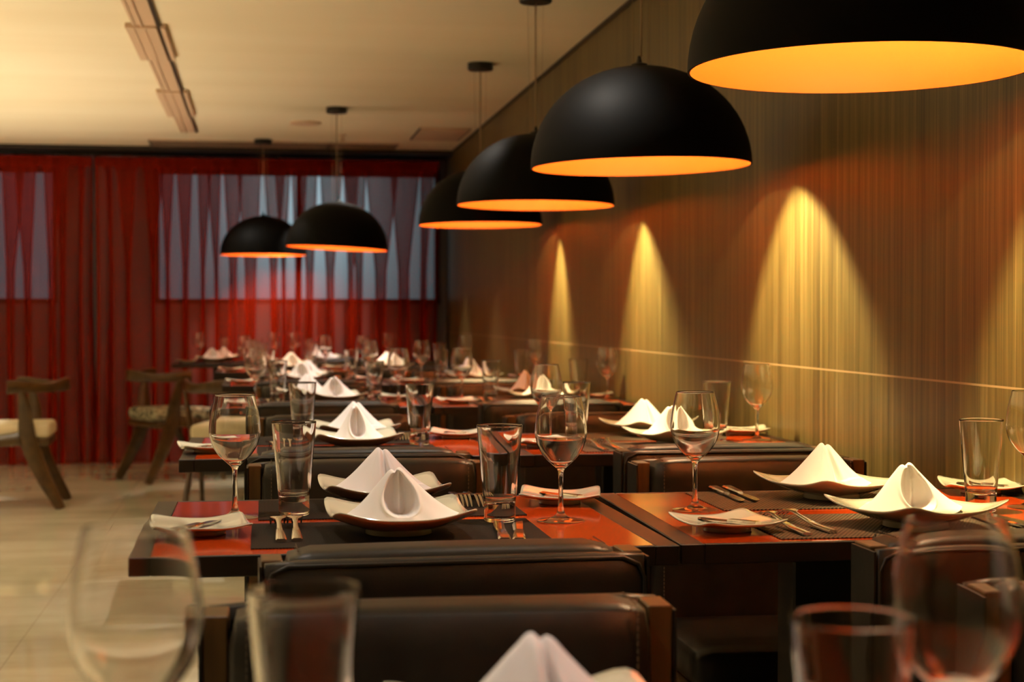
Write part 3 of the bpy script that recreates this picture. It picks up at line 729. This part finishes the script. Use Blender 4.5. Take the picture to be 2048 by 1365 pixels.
L['1R'] = dict(plate=[(1.022, 2.400, 21), (1.027, 2.79, 202)], bread=[(0.716, 2.405, 14), (1.338, 2.835, -14)], wine=[(0.733, 2.655, 0), (1.318, 2.60, 0)],
               tumb=[(1.208, 2.560, 0)], fork=[(0.806, 2.415, 4), (0.850, 2.435, 6)], knife=[(0.845, 2.840, 178), (0.872, 2.842, 178), (1.172, 2.385, 6), (1.198, 2.38, 6)],
               mat=[(0.990, 2.425, -1), (1.005, 2.775, -1)])
L['2L'] = dict(plate=[(0.232, 3.98, 4), (0.252, 4.30, 184)], bread=[(-0.125, 3.95, 10), (0.520, 4.30, -10)], wine=[], tumb=[(0.105, 4.22, 0), (0.400, 4.09, 0)],
               fork=[(0.372, 4.31, 180), (0.388, 4.31, 180), (0.03, 3.95, 0), (0.06, 3.95, 0)], knife=[(0.39, 3.92, -4)], mat=[(0.21, 3.945, 0), (0.21, 4.265, 0)])
L['2R'] = dict(plate=[(1.050, 3.98, 24), (1.060, 4.32, 202)], bread=[(0.697, 3.98, 12), (1.322, 4.30, -10)], wine=[(0.738, 4.134, 0), (1.298, 4.09, 0)],
               tumb=[(0.817, 4.122, 0), (1.188, 4.09, 0)], fork=[(0.825, 3.92, 3), (0.865, 3.93, 3)], knife=[(1.20, 3.90, 2)], mat=[(1.0, 3.945, 0), (1.0, 4.265, 0)])
L['3L'] = dict(std('3L', 0.05), plate=[(0.268, 5.98, 10), (0.18, 6.28, 195)], wine=[(-0.022, 6.12, 0), (0.514, 6.07, 0)], tumb=[(0.060, 6.17, 0), (0.425, 6.10, 0)])
L['3R'] = dict(std('3R', 0.05), plate=[(1.055, 5.95, 22), (1.050, 6.28, 200)], wine=[(0.759, 6.09, 0), (1.330, 6.10, 0)], tumb=[(0.872, 6.10, 0), (1.222, 6.13, 0)], bread=[(0.727, 5.93, 10), (1.315, 6.25, -10)])
L['4L'] = dict(std('4L'), plate=[(0.19, 7.76, 10), (0.235, 8.13, 190)], wine=[(-0.05, 7.98, 0), (0.527, 7.88, 0)], tumb=[(0.030, 7.96, 0), (0.437, 7.93, 0)])
L['4R'] = dict(std('4R'), plate=[(1.035, 7.77, 22), (1.07, 8.10, 200)], wine=[(0.775, 7.82, 0), (1.345, 7.85, 0)], tumb=[(0.878, 7.88, 0), (1.262, 7.75, 0)])
L['5L'] = dict(std('5L', 0.05), wine=[(-0.10, 9.67, 0), (0.375, 9.57, 0)], tumb=[(0.0, 9.70, 0), (0.300, 9.56, 0)])
L['5R'] = std('5R', -0.15); L['5R']['bread'] = [(0.595, 9.38, 12), (1.235, 9.77, -10)]; L['5R']['wine'] = [(0.60, 9.62, 0), (1.21, 9.55, 0)]
L['6L'] = dict(std('6L', -0.13), wine=[(-0.43, 11.30, 0), (0.085, 11.19, 0)], tumb=[(-0.255, 11.25, 0), (-0.03, 11.2, 0)])
L['6L']['fork'] = []; L['6L']['plate'] = [(-0.33, 11.08, 8), (-0.26, 11.42, 190)]
L['6R'] = std('6R', -0.15); L['6R']['wine'] = [(0.225, 11.29, 0), (0.875, 11.19, 0)]; L['6R']['bread'] = [(0.265, 11.0, 12), (0.905, 11.39, -10)]
who = ['near setting', 'far setting']
side = ['at its left', 'at its right']
GN = dict(plate='square dinner plates with folded napkins', bread='square bread plates beside the settings', wine='stemmed wine glasses on the tables', tumb='tapered water tumblers on the tables',
          fork='forks at the settings', knife='knives at the settings', mat='woven placemats under the settings', napkin='folded white napkins on the plates', butter='butter knives on the bread plates')
for k, d in L.items():
    tx, ty = TC[k]; tn = TN[k]; zt = Z0 - 0.0005
    mk = MAT_G if k.endswith('R') else MAT_D
    for x, y, a in d['mat']:
        mk.put((x, y, zt), R(a), 'dark woven placemat of the %s, %s' % ('near setting' if y < ty else 'far setting', tn), 'placemat', GN['mat'])
    zm = zt + 0.0018
    def on_mat(x, y): return any(abs(x - mx) < 0.225 + 0.02 and abs(y - my) < 0.14 + 0.02 for mx, my, _ in d['mat'])
    for x, y, a in d['plate']:
        near = y < ty; wh = who[0] if near else who[1]
        PLATE.put((x, y, zm), R(a), 'white square dinner plate of the %s, %s' % (wh, tn), 'plate', GN['plate'])
        nk = NAPK[0 if near else 1].put((x - (0.011 if k.endswith('R') else 0), y, zm + PL['base'] + 0.0006), R((a * 0.35 if k.endswith('R') else a - 3) if near else (180 + (a - 180) * 0.3 if k.endswith('R') else a - 4)), 'white cotton napkin folded upright, %s of the %s' % (wh, tn), 'napkin', GN['napkin'])
        # a few are folded tighter and stand taller than the others
        nk.scale = {('2L', True): (0.72, 1.0, 1.10), ('3R', False): (0.72, 1.0, 1.12), ('4R', True): (0.66, 0.95, 1.12)}.get((k, near), (1.0, 1.0, 1.0))
    for x, y, a in d['bread']:
        near = x < tx; wh = who[0] if near else who[1]
        BREAD.put((x, y, zt), R(a), 'small white bread plate, %s corner, %s' % ('near left' if near else 'far right', tn), 'plate', GN['bread'])
        BUTTER.put((x, y, zt + BR['base'] + 0.0004), R((-25 if k.endswith('L') else 38) if near else 28), 'butter knife on the %s bread plate, %s' % ('near left' if near else 'far right', tn), 'knife', GN['butter'])
    for x, y, a in d['wine']:
        WINE.put((x, y, zt), 0, 'empty stemmed wine glass %s end of the %s' % ('at the left' if x < tx else 'at the right', tn), 'wine glass', GN['wine'])
    for x, y, a in d['tumb']:
        TUMB.put((x, y, zm if on_mat(x, y) else zt), 0, 'empty tapered water tumbler %s half of the %s' % ('in the left' if x < tx - 0.01 else 'in the right', tn), 'tumbler', GN['tumb'])
    fs = sorted(d['fork'], key=lambda q: (q[1] > ty, q[0])); seen = {}
    for x, y, a in fs:
        wh = who[0] if y < ty else who[1]; seen[wh] = seen.get(wh, 0) + 1
        nn_ = sum(1 for q in fs if (q[1] > ty) == (y > ty))
        pos = '' if nn_ == 1 else (', left one' if seen[wh] == 1 else ', right one')
        FORK.put((x, y, zm), R(a), 'steel fork of the %s%s, %s' % (wh, pos, tn), 'fork', GN['fork'])
    ks = sorted(d['knife'], key=lambda q: (q[1] > ty, q[0])); seen = {}
    for x, y, a in ks:
        wh = who[0] if y < ty else who[1]; seen[wh] = seen.get(wh, 0) + 1
        nn_ = sum(1 for q in ks if (q[1] > ty) == (y > ty))
        pos = '' if nn_ == 1 else (', left one' if seen[wh] == 1 else ', right one')
        KNIFE.put((x, y, zm), R(a), 'steel table knife of the %s%s, %s' % (wh, pos, tn), 'knife', GN['knife'])

# leather chairs: near side (back to the camera) and far side (facing it)
def lc(x, y, far, k, rz=0.0):
    CHAIR.put((x, y, 0), PI + R(rz) if far else R(rz), ('dark leather chair facing us across the %s' if far else 'dark leather chair with its back to us at the %s') % TN[k], 'chair', 'dark leather dining chairs')
lc(0.190, 1.765, True, '0L', -1.5); lc(1.055, 1.765, True, '0R')
lc(0.250, 2.035, False, '1L', 1.5); lc(1.062, 2.030, False, '1R')
lc(0.222, 3.425, True, '1L'); lc(1.030, 3.36, True, '1R')
lc(0.215, 3.555, False, '2L'); lc(1.060, 3.545, False, '2R')
lc(0.230, 4.92, True, '2L'); lc(0.990, 4.90, True, '2R')
lc(0.22, 5.53, False, '3L'); lc(1.01, 5.52, False, '3R')
lc(0.22, 6.92, True, '3L'); lc(1.01, 6.92, True, '3R')
lc(0.22, 7.34, False, '4L'); lc(1.01, 7.34, False, '4R')
lc(0.22, 8.72, True, '4L'); lc(1.02, 8.72, True, '4R')
lc(0.92, 9.03, False, '5R'); lc(0.92, 10.38, True, '5R'); lc(0.60, 10.68, False, '6R')

# ------------------------------------------------------------------ wooden armchairs by the aisle
def armchair_make(seatm, name_):
    def f():
        root = empty('wooden_armchair')
        # bent crest rail wrapping round the sitter, faces +Y
        pts, sc = [], []
        for i in range(25):
            a = R(-25 - 130 * i / 24) if False else R(-170 + 160 * i / 24)
            e = abs(i - 12) / 12
            pts.append((0.285 * math.cos(a), 0.285 * math.sin(a) + 0.0 + 0.07 * e, 0.690 - 0.006 * e + 0.006 * math.cos(e * 2 * PI)))
            hh = 0.033 + 0.006 * math.cos(e * 2 * PI); sc.append((0.016, hh))
        bm = bmesh.new(); sweep(bm, pts, sc, Vector((0, 0, 1)), 12, 4.0); from_bm('crest_rail', bm, M['arm_wood'], root, auto=50)
        for s in (-1, 1):
            bm = bmesh.new()   # rear leg runs up into the upright under the arm
            p = spline([(s * 0.235, -0.265, 0.0), (s * 0.222, -0.15, 0.22), (s * 0.222, -0.085, 0.40), (s * 0.250, -0.075, 0.54), (s * 0.272, -0.055, 0.665)], 5)
            sc2 = [(0.018 + 0.030 * math.sin(PI * min(1, (i + 1) / len(p)) ** 0.9) , 0.013) for i in range(len(p))]
            sweep(bm, p, [(0.013, b_[0]) for b_ in sc2], Vector((0, 1, 0)), 10, 3.0); from_bm('rear_leg', bm, M['arm_wood'], root, auto=50)
            bm = bmesh.new()
            p = spline([(s * 0.245, 0.27, 0.0), (s * 0.238, 0.20, 0.22), (s * 0.232, 0.12, 0.36), (s * 0.226, -0.04, 0.40)], 5)
            sweep(bm, p, [(0.013, 0.014 + 0.026 * i / len(p)) for i in range(len(p))], Vector((0, 1, 0)), 10, 3.0); from_bm('front_leg', bm, M['arm_wood'], root, auto=50)
        bm = bmesh.new(); box(bm, -0.222, 0.222, -0.20, 0.21, 0.355, 0.392, 0.008, 2); from_bm('seat_frame', bm, M['arm_wood'], root, auto=40)
        bm = bmesh.new(); box(bm, -0.215, 0.215, -0.205, 0.225, 0.3935, 0.480, 0.030, 4); from_bm('seat', bm, seatm, root, smooth=True)
        return root
    return f
AC = Kind(armchair_make(M['cream'], 'c')); AP = Kind(armchair_make(M['pattern'], 'p'))
AC.put((-1.385, 9.46, 0), R(92), 'wooden armchair with cream seat, cut off at the left edge', 'armchair', 'wooden armchairs on the marble floor')
AP.put((-0.60, 10.80, 0), R(-62), 'wooden armchair with floral patterned seat, standing before the red curtain', 'armchair', 'wooden armchairs on the marble floor')
AC.put((-0.15, 9.19, 0), R(-10), 'wooden armchair with cream seat, pushed in at the aisle table', 'armchair', 'wooden armchairs on the marble floor')
